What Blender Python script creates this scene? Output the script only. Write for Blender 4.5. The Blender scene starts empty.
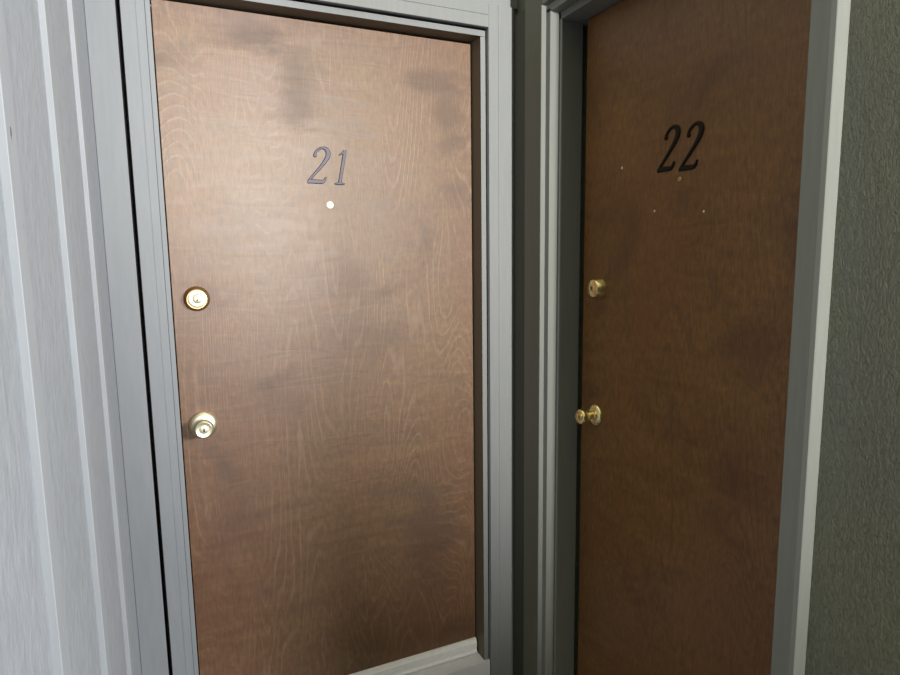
import bpy, bmesh, math
from mathutils import Vector, Matrix

S = bpy.context.scene
C = S.collection
R = math.radians

# ------------------------------------------------------------------ camera, world, lights, exposure
cam = bpy.data.cameras.new('camera')
cam.sensor_fit = 'HORIZONTAL'
cam.sensor_width = 36.0
cam.lens = 613.42 / 900.0 * 36.0
cam.clip_start = 0.01
camo = bpy.data.objects.new('camera', cam)
C.objects.link(camo)
yaw, pitch, roll = 0.42589, 0.13226, -0.01326
fw = Vector((math.sin(yaw) * math.cos(pitch), math.cos(yaw) * math.cos(pitch), -math.sin(pitch)))
r0 = fw.cross(Vector((0, 0, 1))).normalized()
u0 = r0.cross(fw)
rr = math.cos(roll) * r0 + math.sin(roll) * u0
uu = -math.sin(roll) * r0 + math.cos(roll) * u0
M = Matrix((rr, uu, -fw)).transposed().to_4x4()
M.translation = Vector((-0.0008, -1.8386, 1.3655))
camo.matrix_world = M
S.camera = camo

S.view_settings.view_transform = 'Standard'
S.view_settings.look = 'None'
S.view_settings.gamma = 1.0
S.view_settings.use_curve_mapping = False
S.view_settings.exposure = 0.0

world = bpy.data.worlds.new('world')
S.world = world
world.use_nodes = True
bg = world.node_tree.nodes['Background']
# dim lit ceilings and sky above, dark ground below
wn, wl = world.node_tree.nodes, world.node_tree.links
wtc = wn.new('ShaderNodeTexCoord')
wsx = wn.new('ShaderNodeSeparateXYZ')
wrp = wn.new('ShaderNodeValToRGB')
wrp.color_ramp.elements[0].position = 0.58
wrp.color_ramp.elements[0].color = (0.05, 0.047, 0.03, 1)
wrp.color_ramp.elements[1].position = 0.95
wrp.color_ramp.elements[1].color = (1.0, 0.97, 0.62, 1)
wma = wn.new('ShaderNodeMapRange')
wma.inputs['From Min'].default_value = -1.0
wl.new(wtc.outputs['Generated'], wsx.inputs[0])
wl.new(wsx.outputs['Z'], wma.inputs['Value'])
wl.new(wma.outputs[0], wrp.inputs[0])
wl.new(wrp.outputs[0], bg.inputs[0])
bg.inputs[1].default_value = 1.25


def aim(o, target):
    d = Vector(target) - o.location
    o.rotation_euler = d.to_track_quat('-Z', 'Y').to_euler()


# flood lamp far down the passage, throwing its beam at the upper half of the doors
l1 = bpy.data.lights.new('passage_lamp', 'SPOT')
l1.energy = 4050
l1.color = (1.0, 0.965, 0.89)
l1.spot_size = R(40.5)
l1.spot_blend = 1.0
l1.shadow_soft_size = 0.10
o1 = bpy.data.objects.new('passage_lamp', l1)
C.objects.link(o1)
o1.location = (0.68, -7.5, 2.12)
aim(o1, (1.80, 0.0, 2.30))

# cool lamp round the corner at the right, past the end of the wall of door 22
l2 = bpy.data.lights.new('corner_lamp', 'AREA')
l2.shape = 'DISK'
l2.size = 0.75
l2.energy = 205
l2.color = (0.93, 0.95, 1.0)
o2 = bpy.data.objects.new('corner_lamp', l2)
C.objects.link(o2)
o2.location = (2.38, -3.45, 1.75)
aim(o2, (-0.1, -0.3, 1.0))

# ------------------------------------------------------------------ materials


def mat(name):
    m = bpy.data.materials.new(name)
    m.use_nodes = True
    nt = m.node_tree
    return m, nt, nt.nodes['Principled BSDF'], nt.nodes.new, nt.links.new


def mapping(nt, scale, loc=(0, 0, 0)):
    tc = nt.nodes.new('ShaderNodeTexCoord')
    mp = nt.nodes.new('ShaderNodeMapping')
    mp.inputs['Scale'].default_value = scale
    mp.inputs['Location'].default_value = loc
    nt.links.new(tc.outputs['Object'], mp.inputs[0])
    return mp.outputs[0]


def noise(nt, vec, scale, detail=2.0, rough=0.5, dist=0.0):
    n = nt.nodes.new('ShaderNodeTexNoise')
    n.inputs['Scale'].default_value = scale
    n.inputs['Detail'].default_value = detail
    n.inputs['Roughness'].default_value = rough
    n.inputs['Distortion'].default_value = dist
    nt.links.new(vec, n.inputs['Vector'])
    return n.outputs['Fac']


def ramp(nt, fac, stops):
    r = nt.nodes.new('ShaderNodeValToRGB')
    e = r.color_ramp.elements
    while len(e) < len(stops):
        e.new(0.5)
    for i, (p, c) in enumerate(stops):
        e[i].position = p
        e[i].color = (c[0], c[1], c[2], 1) if not isinstance(c, (int, float)) else (c, c, c, 1)
    nt.links.new(fac, r.inputs[0])
    return r.outputs[0]


def math_(nt, op, a, b=None):
    n = nt.nodes.new('ShaderNodeMath')
    n.operation = op
    for i, v in enumerate((a, b)):
        if v is None:
            continue
        if isinstance(v, (int, float)):
            n.inputs[i].default_value = v
        else:
            nt.links.new(v, n.inputs[i])
    return n.outputs[0]


def mix(nt, fac, a, b, mode='MIX'):
    n = nt.nodes.new('ShaderNodeMix')
    n.data_type = 'RGBA'
    n.blend_type = mode
    for sock, v in ((n.inputs[0], fac), (n.inputs[6], a), (n.inputs[7], b)):
        if isinstance(v, (int, float)):
            sock.default_value = v
        elif isinstance(v, tuple):
            sock.default_value = (*v, 1)
        else:
            nt.links.new(v, sock)
    return n.outputs[2]


def bump(nt, h, strength, dist):
    b = nt.nodes.new('ShaderNodeBump')
    b.inputs['Strength'].default_value = strength
    b.inputs['Distance'].default_value = dist
    nt.links.new(h, b.inputs['Height'])
    return b.outputs[0]


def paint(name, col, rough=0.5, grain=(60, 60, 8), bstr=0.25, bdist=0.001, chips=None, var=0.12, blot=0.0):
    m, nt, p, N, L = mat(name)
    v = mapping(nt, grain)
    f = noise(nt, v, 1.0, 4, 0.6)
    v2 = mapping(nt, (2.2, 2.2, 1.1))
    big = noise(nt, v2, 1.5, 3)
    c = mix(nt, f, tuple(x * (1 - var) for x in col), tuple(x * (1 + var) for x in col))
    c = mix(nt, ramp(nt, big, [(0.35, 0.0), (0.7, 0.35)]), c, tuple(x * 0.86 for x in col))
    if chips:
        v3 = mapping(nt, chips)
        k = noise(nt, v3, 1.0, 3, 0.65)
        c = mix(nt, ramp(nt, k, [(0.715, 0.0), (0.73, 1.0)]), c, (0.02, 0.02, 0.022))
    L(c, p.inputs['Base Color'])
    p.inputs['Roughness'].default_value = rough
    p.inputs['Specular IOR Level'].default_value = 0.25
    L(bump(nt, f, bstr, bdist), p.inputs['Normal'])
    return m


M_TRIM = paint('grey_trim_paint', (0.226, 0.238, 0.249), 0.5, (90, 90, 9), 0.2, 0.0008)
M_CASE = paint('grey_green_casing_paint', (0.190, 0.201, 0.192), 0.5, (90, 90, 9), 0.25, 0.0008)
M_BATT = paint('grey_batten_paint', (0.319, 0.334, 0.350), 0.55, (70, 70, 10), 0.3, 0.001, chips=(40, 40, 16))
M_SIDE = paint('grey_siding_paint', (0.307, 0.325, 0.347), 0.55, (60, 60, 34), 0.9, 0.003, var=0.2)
M_DARK = paint('dark_olive_corner_board', (0.054, 0.054, 0.043), 0.55, (90, 90, 9), 0.3, 0.001)  # corner board has a darker base colour than the other trim
M_CASE_SHADED = paint('shade_darkened_casing', (0.115, 0.117, 0.095), 0.55, (90, 90, 9), 0.3, 0.001)  # darker copy of the casing paint, with the far casing's shade in it
M_STOP = paint('brown_jamb_faces', (0.13, 0.105, 0.075), 0.55, (90, 90, 9), 0.3, 0.001)
M_SILL = paint('white_sill_paint', (0.74, 0.73, 0.80), 0.5, (30, 50, 50), 0.35, 0.001, var=0.1)
M_FLOOR = paint('concrete', (0.125, 0.125, 0.125), 0.8, (30, 30, 30), 0.4, 0.002)


def rough_siding():
    # rough-sawn plywood: torn vertical fibres under the paint
    m, nt, p, N, L = mat('rough_sawn_siding_paint')
    a = noise(nt, mapping(nt, (165, 165, 90)), 1.0, 5, 0.65, 0.8)
    b = noise(nt, mapping(nt, (180, 180, 22)), 1.0, 3, 0.6)
    g = noise(nt, mapping(nt, (6, 6, 4)), 1.0, 2)
    h = math_(nt, 'ADD', math_(nt, 'MULTIPLY', ramp(nt, a, [(0.35, 0.0), (0.72, 1.0)]), 0.8), math_(nt, 'MULTIPLY', b, 0.4))
    c = mix(nt, h, (0.085, 0.088, 0.058), (0.185, 0.19, 0.145))
    c = mix(nt, ramp(nt, g, [(0.4, 0.0), (0.65, 0.4)]), c, (0.105, 0.112, 0.112))
    L(c, p.inputs['Base Color'])
    p.inputs['Roughness'].default_value = 0.6
    L(bump(nt, h, 0.8, 0.0035), p.inputs['Normal'])
    return m


M_ROUGH = rough_siding()


def veneer(name, dark, mid, light, red, line, spec, rough, seed, hax, coat=0.0, stains=()):
    """rotary-cut birch veneer, stained and varnished; hax = index of the horizontal axis on the door face"""
    m, nt, p, N, L = mat(name)

    def sc(h, z):
        s = [1.0, 1.0, z]
        s[hax] = h
        s[1 - hax] = 0.0
        return tuple(s)
    off = (seed, seed, seed * 1.7)
    # growth figure: contour lines of a slow field stretched along the height
    fld = noise(nt, mapping(nt, sc(3.0, 0.62), off), 1.0, 2.2, 0.42, 0.45)
    wig = noise(nt, mapping(nt, sc(30, 14), off), 1.0, 2, 0.5)
    ph = math_(nt, 'ADD', math_(nt, 'MULTIPLY', fld, 360.0), math_(nt, 'MULTIPLY', wig, 2.6))
    ring = math_(nt, 'ADD', math_(nt, 'MULTIPLY', math_(nt, 'SINE', ph), 0.5), 0.5)
    thin = ramp(nt, ring, [(0.80, 0.0), (1.0, 1.0)])
    # some bands of rings are strong and some vanish
    gate = ramp(nt, noise(nt, mapping(nt, sc(7, 3.0), (seed + 4, seed, 3)), 1.0, 2), [(0.36, 0.0), (0.60, 1.0)])
    thin = math_(nt, 'MULTIPLY', thin, gate)
    wide = ramp(nt, noise(nt, mapping(nt, sc(2.6, 2.4), (seed + 9, seed, 1)), 1.0, 4, 0.6, 0.8), [(0.3, 0.0), (0.7, 1.0)])
    curl = ramp(nt, noise(nt, mapping(nt, sc(5.0, 26), (seed, seed + 2, 5)), 1.0, 3, 0.55, 1.2), [(0.35, 0.0), (0.7, 1.0)])
    pore = noise(nt, mapping(nt, sc(420, 26), off), 1.0, 3, 0.6)
    redf = ramp(nt, noise(nt, mapping(nt, sc(3.0, 1.6), (seed + 2, seed + 3, 8)), 1.0, 2), [(0.40, 0.0), (0.68, 1.0)])
    c = mix(nt, wide, dark, mid)
    c = mix(nt, math_(nt, 'MULTIPLY', curl, 0.6), c, light)
    mot = noise(nt, mapping(nt, sc(75, 45), (seed, 1, seed)), 1.0, 4, 0.65)
    c = mix(nt, 1.0, c, ramp(nt, mot, [(0.3, 0.72), (0.7, 1.28)]), 'MULTIPLY')
    c = mix(nt, math_(nt, 'MULTIPLY', redf, 0.5), c, red)
    c = mix(nt, math_(nt, 'MULTIPLY', thin, 0.5), c, line)
    c = mix(nt, math_(nt, 'MULTIPLY', ramp(nt, pore, [(0.35, 1.0), (0.6, 0.0)]), 0.5), c, tuple(x * 0.5 for x in dark))
    # smudges rubbed into the finish
    sm = ramp(nt, noise(nt, mapping(nt, sc(3.4, 4.2), (seed + 20, seed, 11.6)), 1.0, 3, 0.6, 0.6), [(0.58, 0.0), (0.74, 0.55)])
    c = mix(nt, sm, c, (dark[0] * 0.52, dark[1] * 0.46, dark[2] * 0.62))
    # blotches rubbed into the finish, each at its own place and size
    wob = noise(nt, mapping(nt, sc(6, 15), off), 1.0, 5, 0.62, 0.8)
    for (hx, z, rx, rz, k) in stains:
        loc = [0.0, 0.0, -z / rz]
        loc[hax] = -hx / rx
        ln = nt.nodes.new('ShaderNodeVectorMath')
        ln.operation = 'LENGTH'
        L(mapping(nt, sc(1.0 / rx, 1.0 / rz), tuple(loc)), ln.inputs[0])
        dd = math_(nt, 'ADD', ln.outputs['Value'], math_(nt, 'MULTIPLY', math_(nt, 'SUBTRACT', wob, 0.5), 2.2))
        bl = ramp(nt, dd, [(0.25, k), (1.0, 0.0)])
        c = mix(nt, bl, c, (dark[0] * 0.55, dark[1] * 0.48, dark[2] * 0.60))
        sm = math_(nt, 'MAXIMUM', sm, bl)
    L(c, p.inputs['Base Color'])
    rg = math_(nt, 'ADD', math_(nt, 'MULTIPLY', curl, 0.06), math_(nt, 'ADD', math_(nt, 'MULTIPLY', sm, 0.16), rough))
    L(rg, p.inputs['Roughness'])
    p.inputs['Specular IOR Level'].default_value = spec
    p.inputs['Coat Weight'].default_value = coat
    p.inputs['Coat Roughness'].default_value = 0.47
    h = math_(nt, 'ADD', math_(nt, 'MULTIPLY', thin, 0.5), math_(nt, 'ADD', math_(nt, 'MULTIPLY', pore, 0.5), math_(nt, 'ADD', math_(nt, 'MULTIPLY', mot, 0.5), math_(nt, 'MULTIPLY', curl, 0.9))))
    L(bump(nt, h, 0.28, 0.0012), p.inputs['Normal'])
    return m


M_WOOD = veneer('stained_birch_veneer', (0.112, 0.048, 0.015), (0.163, 0.076, 0.026), (0.194, 0.099, 0.035), (0.148, 0.051, 0.023),
                (0.24, 0.145, 0.085), 0.8, 0.50, 2.3, 0, 0.6,
               [(0.23, 1.965, 0.17, 0.045, 0.75), (0.365, 1.86, 0.085, 0.17, 0.6), (0.79, 1.905, 0.14, 0.05, 0.6), (0.835, 1.79, 0.07, 0.13, 0.55),
                (0.57, 1.12, 0.16, 0.10, 0.30), (0.50, 1.30, 0.09, 0.10, 0.28), (0.74, 0.45, 0.16, 0.22, 0.6), (0.15, 0.62, 0.12, 0.14, 0.3)])
M_WOOD_DARK = veneer('dark_stained_birch_veneer', (0.133, 0.057, 0.013), (0.209, 0.095, 0.024), (0.228, 0.114, 0.032), (0.166, 0.065, 0.017),
                     (0.10, 0.046, 0.016), 0.6, 0.42, 7.1, 1, 0.0,
                    [(-0.70, 1.49, 0.07, 0.05, 0.5), (-0.92, 1.15, 0.13, 0.10, 0.5), (-0.88, 0.85, 0.10, 0.12, 0.45)])


def metal(name, col, rough, metallic=1.0, var=0.1):
    m, nt, p, N, L = mat(name)
    f = noise(nt, mapping(nt, (60, 60, 60)), 1.0, 3)
    L(mix(nt, f, tuple(x * (1 - var) for x in col), tuple(min(1, x * (1 + var)) for x in col)), p.inputs['Base Color'])
    p.inputs['Metallic'].default_value = metallic
    p.inputs['Roughness'].default_value = rough
    if metallic < 0.1:
        p.inputs['Specular IOR Level'].default_value = 0.2
    return m


M_BRASS = metal('polished_brass', (0.88, 0.74, 0.40), 0.25)
M_BRASS_W = metal('worn_pale_brass', (0.88, 0.82, 0.62), 0.42)
M_BRASS_D = metal('tarnished_brass', (0.45, 0.32, 0.16), 0.4)
M_NUM_FACE = metal('number_face_reflection', (0.16, 0.15, 0.20), 0.5, 0.0)  # violet-grey reflection on the dark numerals put into the face colour
M_NUM_EDGE = metal('dark_number_rim', (0.035, 0.032, 0.045), 0.4, 0.0)
M_BLACK = metal('black_number_enamel', (0.007, 0.007, 0.007), 0.6, 0.0)
M_HOLE = metal('keyhole_dark', (0.02, 0.018, 0.015), 0.5, 0.0)
M_PEEP = metal('white_peephole_lens', (0.9, 0.9, 0.88), 0.35, 0.0)
M_FLECK = metal('white_paint_fleck', (0.75, 0.72, 0.65), 0.6, 0.0)
M_ALU = metal('lilac_white_aluminium', (0.90, 0.90, 0.99), 0.42, 0.0)

# ------------------------------------------------------------------ geometry helpers


def box(bm, x0, x1, y0, y1, z0, z1, bev=0.0):
    g = bmesh.ops.create_cube(bm, size=1.0)
    vs = g['verts']
    for v in vs:
        v.co = Vector(((x0 + x1) / 2 + v.co.x * (x1 - x0), (y0 + y1) / 2 + v.co.y * (y1 - y0), (z0 + z1) / 2 + v.co.z * (z1 - z0)))
    if bev > 0:
        es = list({e for v in vs for e in v.link_edges})
        bmesh.ops.bevel(bm, geom=es, offset=bev, segments=2, affect='EDGES', profile=0.5)
    return bm


def prism_z(bm, pts, z0, z1):
    """extrude a plan polygon (x, y) upright"""
    a = [bm.verts.new((x, y, z0)) for x, y in pts]
    b = [bm.verts.new((x, y, z1)) for x, y in pts]
    n = len(pts)
    bm.faces.new(a)
    bm.faces.new(b)
    for i in range(n):
        bm.faces.new((a[i], a[(i + 1) % n], b[(i + 1) % n], b[i]))
    bmesh.ops.recalc_face_normals(bm, faces=bm.faces)
    return bm


def prism_x(bm, pts, x0, x1):
    """extrude a side profile (y, z) along x"""
    a = [bm.verts.new((x0, y, z)) for y, z in pts]
    b = [bm.verts.new((x1, y, z)) for y, z in pts]
    n = len(pts)
    bm.faces.new(a)
    bm.faces.new(b)
    for i in range(n):
        bm.faces.new((a[i], a[(i + 1) % n], b[(i + 1) % n], b[i]))
    bmesh.ops.recalc_face_normals(bm, faces=bm.faces)
    return bm


def lathe(bm, prof, axis, at, seg=40):
    """revolve (radius, protrusion) round an axis: '-y' or '-x' out of the door"""
    rings = []
    for r, d in prof:
        ring = []
        if r < 1e-6:
            p = (0, -d, 0) if axis == '-y' else (-d, 0, 0)
            ring = [bm.verts.new(Vector(p) + Vector(at))]
        else:
            for k in range(seg):
                t = 2 * math.pi * k / seg
                a, b = r * math.cos(t), r * math.sin(t)
                p = (a, -d, b) if axis == '-y' else (-d, a, b)
                ring.append(bm.verts.new(Vector(p) + Vector(at)))
        rings.append(ring)
    for q, w in zip(rings[:-1], rings[1:]):
        for k in range(seg):
            k2 = (k + 1) % seg
            if len(q) == 1 and len(w) == 1:
                continue
            if len(q) == 1:
                bm.faces.new((q[0], w[k], w[k2]))
            elif len(w) == 1:
                bm.faces.new((q[k], q[k2], w[0]))
            else:
                bm.faces.new((q[k], q[k2], w[k2], w[k]))
    bmesh.ops.recalc_face_normals(bm, faces=bm.faces)
    return bm


def obj(name, bm, m, parent=None, smooth=False):
    me = bpy.data.meshes.new(name)
    bm.to_mesh(me)
    bm.free()
    for mm in (m if isinstance(m, (list, tuple)) else [m]):
        me.materials.append(mm)
    if smooth:
        for p in me.polygons:
            p.use_smooth = True
        me.set_sharp_from_angle(angle=R(40))
    o = bpy.data.objects.new(name, me)
    C.objects.link(o)
    if parent:
        o.parent = parent
        o.matrix_parent_inverse = Matrix.Translation(parent.location).inverted() if parent.type == 'EMPTY' else Matrix()
    return o


def tag(o, label, cat, kind='structure', group=None):
    o['label'] = label
    o['category'] = cat
    if kind:
        o['kind'] = kind
    if group:
        o['group'] = group
    return o


def B():
    return bmesh.new()


def boxo(name, m, dims, label, cat, bev=0.0015):
    return tag(obj(name, box(B(), *dims, bev), m, smooth=False), label, cat)


# ------------------------------------------------------------------ the setting
W, H = 0.9217, 2.032          # door 21
XB = 1.1366                   # face of door 22
YA, YB = -0.282, -1.088       # opening of door 22 (far, near)
FZ = -0.20                    # floor
CZ = 2.50

# wall of door 21 (a slot left open beside the casing, a recess for the door)
bm = B()
box(bm, -0.30, -0.0765, -0.06, 0.12, FZ, CZ)
box(bm, -0.0665, -0.0125, -0.0595, 0.12, FZ, CZ)
box(bm, 0.9500, 1.20, -0.0595, 0.12, FZ, CZ)
box(bm, -0.0125, 0.9500, -0.0595, 0.12, H + 0.0400, CZ)
box(bm, -0.0770, 0.9510, 0.06, 0.12, FZ, H + 0.042)
tag(obj('wall_back', bm, M_TRIM), 'grey painted end wall around the left door numbered 21', 'wall')

# siding wall at the left with battens
XC = -0.143
box(bm := B(), XC - 0.12, XC, -1.47, -0.058, FZ, CZ)
tag(obj('wall_left', bm, M_SIDE), 'grey painted siding wall along the left edge of the picture', 'wall')
BT = 0.0082
for i, (yn, txt) in enumerate(((-0.416, 'narrow grey batten on the left wall, nearest to door 21'),
                               (-0.772, 'grey batten on the left wall, middle of the three'),
                               (-1.103, 'chipped grey batten on the left wall, farthest from door 21'))):
    boxo('trim_%d' % (i + 1), M_BATT, (XC - 0.001, XC + BT, yn, yn + 0.045, FZ, CZ), txt, 'batten', 0.001)

# wall of door 22
bm = B()
XW = 1.0525
box(bm, XW, 1.24, -0.262, -0.0595, FZ, CZ)
box(bm, XW, 1.24, -1.31, YB - 0.02, FZ, CZ)
box(bm, XW, 1.24, YB - 0.02, -0.262, 2.075, CZ)
box(bm, 1.19, 1.24, YB - 0.03, -0.25, FZ, 2.08)
tag(obj('wall_right', bm, M_ROUGH), 'rough sawn grey green siding wall around the right door numbered 22', 'wall')

box(bm := B(), -0.30, 1.24, -1.70, 0.12, FZ - 0.1, FZ)
tag(obj('floor', bm, M_FLOOR), 'grey concrete landing floor below the two doors', 'floor')

# --- frame of door 21
bm = B()
JD = -0.060
box(bm, -0.0120, 0.0, JD, 0.058, FZ, H + 0.005, 0.001)
box(bm, W + 0.001, 0.9400, JD, 0.058, FZ, H + 0.005, 0.001)
box(bm, -0.0120, 0.9400, JD, 0.058, H + 0.0055, H + 0.0230, 0.001)
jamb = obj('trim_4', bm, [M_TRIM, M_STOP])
for f in jamb.data.polygons:            # the faces turned to the door take a darker brown
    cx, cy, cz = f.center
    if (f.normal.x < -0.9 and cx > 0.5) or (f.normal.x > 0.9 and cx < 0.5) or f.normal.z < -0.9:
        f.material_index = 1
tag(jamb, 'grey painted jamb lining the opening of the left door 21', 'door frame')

CF = -0.0765                    # front of the casing


def casing_profile(xi, xo, s):
    """plan of a two-step casing board: bead at the inner edge, shallow groove, flat"""
    w = abs(xo - xi)
    f = lambda t: xi + s * t
    g = w * 0.36
    return [(f(0), JD), (f(0), CF + 0.001), (f(0.001), CF), (f(g), CF), (f(g + 0.0006), CF + 0.0008), (f(g + 0.0016), CF + 0.0008),
            (f(g + 0.0022), CF - 0.0005), (f(w - 0.001), CF - 0.0005), (f(w), CF + 0.0005), (f(w), JD)]


tag(obj('trim_5', prism_z(B(), casing_profile(-0.0125, -0.0665, -1), FZ, 2.1290), M_TRIM),
    'light grey casing board up the left side of door 21', 'door casing')
tag(obj('trim_6', prism_z(B(), casing_profile(0.9428, 1.0318, 1), FZ, 2.1290), M_TRIM),
    'grey casing board up the right side of door 21', 'door casing')
zi = H + 0.0290
pr = [(JD, zi), (CF + 0.001, zi), (CF, zi + 0.001), (CF, zi + 0.034), (CF + 0.0016, zi + 0.0346), (CF + 0.0016, zi + 0.0358), (CF - 0.0005, zi + 0.0364),
      (CF - 0.0005, 2.1290), (JD, 2.1290)]
tag(obj('trim_7', prism_x(B(), pr, -0.0120, 0.9424), M_TRIM), 'grey head casing across the top of door 21', 'door casing')
boxo('trim_8', M_TRIM, (-0.143, XW - 0.0005, -0.0675, -0.0597, 2.1305, 2.40), 'plain grey frieze board above the head casing of door 21', 'trim board')
boxo('trim_9', M_TRIM, (-0.1425, -0.0765, -0.0740, -0.0600, FZ, 2.1300), 'grey filler board between the left wall and the dark gap', 'trim board')

# sill under door 21
tag(obj('trim_10', prism_z(B(), [(0.0005, -0.0005), (W + 0.0005, -0.0005), (W + 0.0005, -0.061), (0.9405, -0.061), (0.9405, -0.0690), (0.0005, -0.0690)], FZ, -0.054), M_SILL), 'scuffed white sill under door 21', 'door sill')

# --- corner board and frame of door 22
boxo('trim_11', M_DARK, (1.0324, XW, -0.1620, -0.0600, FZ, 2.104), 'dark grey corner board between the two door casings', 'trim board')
boxo('trim_12', M_CASE_SHADED, (1.0200, XW, -0.2515, -0.1635, FZ, 2.30), 'grey casing board on the far side of door 22', 'door casing')
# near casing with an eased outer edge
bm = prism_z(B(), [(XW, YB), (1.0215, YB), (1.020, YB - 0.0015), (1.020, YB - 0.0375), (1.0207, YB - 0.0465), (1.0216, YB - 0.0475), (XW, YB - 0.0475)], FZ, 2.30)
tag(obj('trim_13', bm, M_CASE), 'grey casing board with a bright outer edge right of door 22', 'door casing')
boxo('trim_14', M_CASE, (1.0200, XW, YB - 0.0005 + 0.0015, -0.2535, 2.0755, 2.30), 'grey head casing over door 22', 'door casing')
bm = B()
box(bm, 1.0203, 1.0360, -0.2535, -0.2517, FZ, 2.074, 0.0)
box(bm, 1.0360, 1.0660, -0.2755, -0.2520, FZ, 2.062, 0.001)
box(bm, 1.0360, 1.0660, YB + 0.001, -0.2535, 2.0525, 2.0745, 0.001)
box(bm, 1.0675, 1.1450, YA, -0.2535, FZ, 2.052, 0.001)
box(bm, 1.0675, 1.1890, YB - 0.019, -0.2535, 2.0325, 2.0745, 0.001)
box(bm, 1.0450, 1.1890, YB - 0.019, YB, FZ, 2.052, 0.001)
tag(obj('trim_15', bm, M_CASE), 'stepped grey jamb lining the opening of door 22', 'door frame')

# ------------------------------------------------------------------ door hardware


def digit_two():
    """centre line with half widths, unit height, upright"""
    main = [((0.085, 0.735), 0.030), ((0.095, 0.80), 0.036), ((0.13, 0.875), 0.036), ((0.195, 0.935), 0.033), ((0.275, 0.962), 0.036), ((0.355, 0.945), 0.045),
            ((0.425, 0.885), 0.060), ((0.455, 0.80), 0.068), ((0.445, 0.71), 0.066), ((0.40, 0.605), 0.058), ((0.335, 0.50), 0.050),
            ((0.255, 0.38), 0.044), ((0.165, 0.255), 0.040), ((0.085, 0.14), 0.036), ((0.045, 0.075), 0.034), ((0.028, 0.04), 0.026)]
    foot = [((0.01, 0.045), 0.045), ((0.12, 0.058), 0.058), ((0.25, 0.056), 0.056), ((0.37, 0.050), 0.050), ((0.435, 0.062), 0.050), ((0.475, 0.12), 0.034), ((0.492, 0.19), 0.016)]
    return [main, foot], [((0.105, 0.745), 0.052)]


def digit_one():
    stem = [((0.235, 0.985), 0.050), ((0.232, 0.8), 0.054), ((0.23, 0.5), 0.055), ((0.23, 0.2), 0.055), ((0.23, 0.05), 0.058)]
    flag = [((0.06, 0.845), 0.018), ((0.13, 0.875), 0.032), ((0.20, 0.93), 0.048), ((0.255, 0.965), 0.030)]
    foot = [((0.07, 0.03), 0.022), ((0.15, 0.034), 0.032), ((0.23, 0.036), 0.036), ((0.31, 0.034), 0.032), ((0.395, 0.03), 0.022)]
    return [stem, flag, foot], []


def smooth_path(path, n=5):
    P = [(Vector((a[0], a[1])), w) for a, w in path]
    out = []
    for i in range(len(P) - 1):
        p0 = P[max(i - 1, 0)]
        p1, p2 = P[i], P[i + 1]
        p3 = P[min(i + 2, len(P) - 1)]
        for k in range(n):
            t = k / n
            q = 0.5 * ((2 * p1[0]) + (p2[0] - p0[0]) * t + (2 * p0[0] - 5 * p1[0] + 4 * p2[0] - p3[0]) * t * t + (3 * p1[0] - p0[0] - 3 * p2[0] + p3[0]) * t ** 3)
            out.append((q, p1[1] + (p2[1] - p1[1]) * t))
    out.append(P[-1])
    return out


def digit_mesh(strokes, dots, h, shear, xs, toworld, thick, mats):
    """raised, bevel-edged numeral; face = material 0, sloping rim = material 1"""
    bm = B()

    def place(x, y, d):
        return toworld((x * xs + y * shear) * h, y * h, d)

    def solid(outline, inner, lift):
        a = [bm.verts.new(place(p.x, p.y, 0.0)) for p in outline]
        b = [bm.verts.new(place(p.x, p.y, thick * 0.55)) for p in outline]
        c = [bm.verts.new(place(p.x, p.y, thick + lift)) for p in inner]
        n = len(outline)
        for i in range(n):
            j = (i + 1) % n
            bm.faces.new((a[i], a[j], b[j], b[i])).material_index = 1
            bm.faces.new((b[i], b[j], c[j], c[i])).material_index = 1
        return c

    for si, st in enumerate(strokes):
        pts = smooth_path(st)
        L_, R_, Li, Ri = [], [], [], []
        for i, (q, w) in enumerate(pts):
            t = (pts[min(i + 1, len(pts) - 1)][0] - pts[max(i - 1, 0)][0]).normalized()
            nrm = Vector((-t.y, t.x))
            wi = max(w - 0.017, w * 0.35)
            L_.append(q + nrm * w)
            R_.append(q - nrm * w)
            Li.append(q + nrm * wi)
            Ri.append(q - nrm * wi)
        c = solid(L_ + R_[::-1], Li + Ri[::-1], si * 0.00008)
        n = len(pts)
        for i in range(n - 1):
            bm.faces.new((c[i], c[i + 1], c[2 * n - 2 - i], c[2 * n - 1 - i])).material_index = 0
    for (cx, cy), r in dots:
        ring = [Vector((cx + r * math.cos(2 * math.pi * k / 20), cy + r * 0.8 * math.sin(2 * math.pi * k / 20))) for k in range(20)]
        inn = [Vector((cx, cy)) + (p - Vector((cx, cy))) * 0.7 for p in ring]
        bm.faces.new(solid(ring, inn, 0.0002)).material_index = 0
    bmesh.ops.recalc_face_normals(bm, faces=bm.faces)
    return bm


def knob_profile(rose_r, head_r, reach):
    rose = [(0, 0), (rose_r, 0), (rose_r, 0.003), (rose_r * 0.93, 0.007), (rose_r * 0.70, 0.011), (rose_r * 0.48, 0.013), (0, 0.013)]
    body = [(0, 0.012), (0.0125, 0.012), (0.0115, 0.018), (0.0120, reach * 0.48), (0.0150, reach * 0.58), (head_r * 0.88, reach * 0.68),
            (head_r, reach * 0.80), (head_r * 0.985, reach * 0.90), (head_r * 0.90, reach * 0.97), (head_r * 0.78, reach), (head_r * 0.60, reach - 0.0015), (0, reach - 0.0015)]
    return rose, body


def keyhole(bm, axis, at, d):
    for (a0, a1, z0, z1) in ((-0.0018, 0.0018, -0.0055, 0.0055),):
        if axis == '-y':
            box(bm, at[0] + a0, at[0] + a1, at[1] - d - 0.0006, at[1] - d + 0.001, at[2] + z0, at[2] + z1)
        else:
            box(bm, at[0] - d - 0.0006, at[0] - d + 0.001, at[1] + a0, at[1] + a1, at[2] + z0, at[2] + z1)
    return bm


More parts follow.
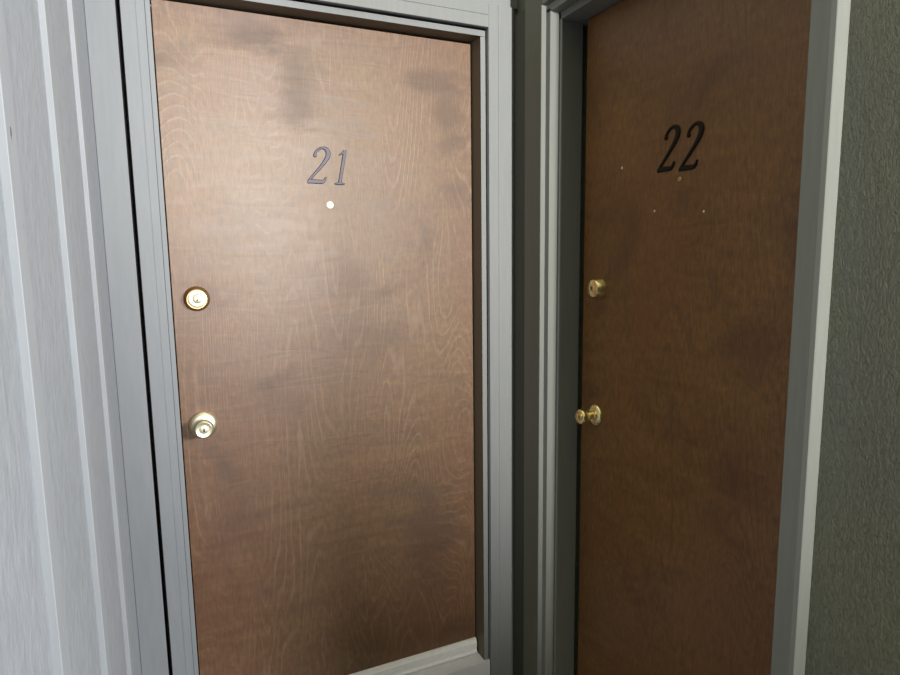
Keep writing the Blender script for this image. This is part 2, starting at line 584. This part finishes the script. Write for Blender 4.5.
def add_knob(door, axis, at, rose_r, head_r, reach, m, mr):
    rose, body = knob_profile(rose_r, head_r, reach)
    k = obj('door_knob', lathe(B(), body, axis, at), m, door, True)
    obj('rose', lathe(B(), rose, axis, at), mr, k, True)
    bm = lathe(B(), [(0, reach - 0.003), (head_r * 0.42, reach - 0.003), (head_r * 0.42, reach + 0.0005), (head_r * 0.36, reach + 0.0012), (0, reach + 0.0012)], axis, at)
    obj('key_cylinder', bm, m, k, True)
    obj('keyhole', keyhole(B(), axis, at, reach + 0.0012), M_HOLE, k)
    return k


def add_deadbolt(door, axis, at, ring_r, face_r, reach, m, mr):
    d = obj('deadbolt', lathe(B(), [(0, 0), (ring_r, 0), (ring_r, 0.003), (ring_r * 0.95, 0.006), (face_r + 0.002, reach - 0.003), (face_r, reach - 0.001), (face_r * 0.93, reach - 0.0012), (0, reach - 0.0012)], axis, at), mr, door, True)
    fc = lathe(B(), [(0, reach - 0.002), (face_r * 0.92, reach - 0.002), (face_r * 0.92, reach), (face_r * 0.80, reach + 0.0012), (face_r * 0.50, reach + 0.002),
                     (face_r * 0.45, reach + 0.0012), (face_r * 0.40, reach + 0.0022), (0, reach + 0.0024)], axis, at)
    obj('key_cylinder', fc, m, d, True)
    obj('keyhole', keyhole(B(), axis, at, reach + 0.0024), M_HOLE, d)
    return d


# ------------------------------------------------------------------ door 21
def empty(name, loc):
    o = bpy.data.objects.new(name, None)
    o.location = loc
    o.empty_display_size = 0.1
    C.objects.link(o)
    return o


d1 = empty('door_1', (0.46, 0.02, 0.0))
tag(d1, 'reddish brown wooden door numbered 21 in the end wall', 'door')
obj('door_panel', box(B(), 0.0025, W - 0.0035, 0.0, 0.044, -0.052, H - 0.001, 0.0012), M_WOOD, d1)


def on_a(x0, z0):
    return lambda u, v, d: (x0 + u, -d, z0 + v)


obj('number_two', digit_mesh(*digit_two(), 0.107, 0.20, 1.00, on_a(0.3815, 1.5805), 0.004, None), [M_NUM_FACE, M_NUM_EDGE], d1)
obj('number_one', digit_mesh(*digit_one(), 0.103, 0.20, 0.90, on_a(0.4565, 1.5790), 0.004, None), [M_NUM_FACE, M_NUM_EDGE], d1)
pp = obj('peephole', lathe(B(), [(0, 0), (0.0105, 0), (0.0105, 0.002), (0.009, 0.0032), (0.0065, 0.0032), (0, 0.0042)], '-y', (0.4475, 0, 1.520)), M_PEEP, d1, True)
add_deadbolt(d1, '-y', (0.0640, 0, 1.257), 0.0345, 0.0265, 0.022, M_BRASS_W, M_BRASS_D)
add_knob(d1, '-y', (0.0580, 0, 0.898), 0.039, 0.0265, 0.058, M_BRASS_W, M_BRASS_W)
# white ribbed sweep along the foot of the door
prof = [(0.0005, -0.0515), (-0.016, -0.0515), (-0.017, -0.046), (-0.012, -0.041), (-0.012, -0.033), (-0.0145, -0.029), (-0.0145, -0.012), (-0.011, -0.009), (-0.009, -0.002), (-0.006, 0.0), (0.0005, 0.0)]
sw = obj('door_sweep', prism_x(B(), prof, 0.0035, W - 0.0045), M_ALU, d1)
sw['label'] = 'ribbed pale metal strip'

# ------------------------------------------------------------------ door 22
d2 = empty('door_2', (XB, -0.68, 0.0))
tag(d2, 'dark brown wooden door numbered 22 in the right wall', 'door')
obj('door_panel', box(B(), XB, XB + 0.044, YB + 0.0015, YA - 0.0320, FZ + 0.006, 2.0290, 0.0012), M_WOOD_DARK, d2)


def on_b(y0, z0):
    return lambda u, v, d: (XB - d, y0 - u, z0 + v)


obj('number_two', digit_mesh(*digit_two(), 0.107, 0.20, 1.0, on_b(-0.6115, 1.5660), 0.004, None), [M_BLACK, M_BLACK], d2)
obj('number_two', digit_mesh(*digit_two(), 0.107, 0.20, 1.0, on_b(-0.6840, 1.5600), 0.004, None), [M_BLACK, M_BLACK], d2)
obj('peephole', lathe(B(), [(0, 0), (0.006, 0), (0.006, 0.0015), (0.004, 0.0025), (0, 0.003)], '-x', (XB, -0.688, 1.5415)), M_BRASS_D, d2, True)
add_deadbolt(d2, '-x', (XB, -0.3920, 1.267), 0.0300, 0.0240, 0.027, M_BRASS, M_BRASS)
add_knob(d2, '-x', (XB, -0.3800, 0.886), 0.0345, 0.0235, 0.058, M_BRASS, M_BRASS)
for (y, z, s) in ((-0.4763, 1.5958, 0.0035), (-0.6050, 1.4720, 0.0028), (-0.7650, 1.4600, 0.0028)):
    bm = B()
    bmesh.ops.create_icosphere(bm, subdivisions=2, radius=s, matrix=Matrix.Translation((XB, y, z)) @ Matrix.Diagonal((0.35, 1, 1.1, 1)))
    obj('paint_fleck', bm, M_FLECK, d2, True)
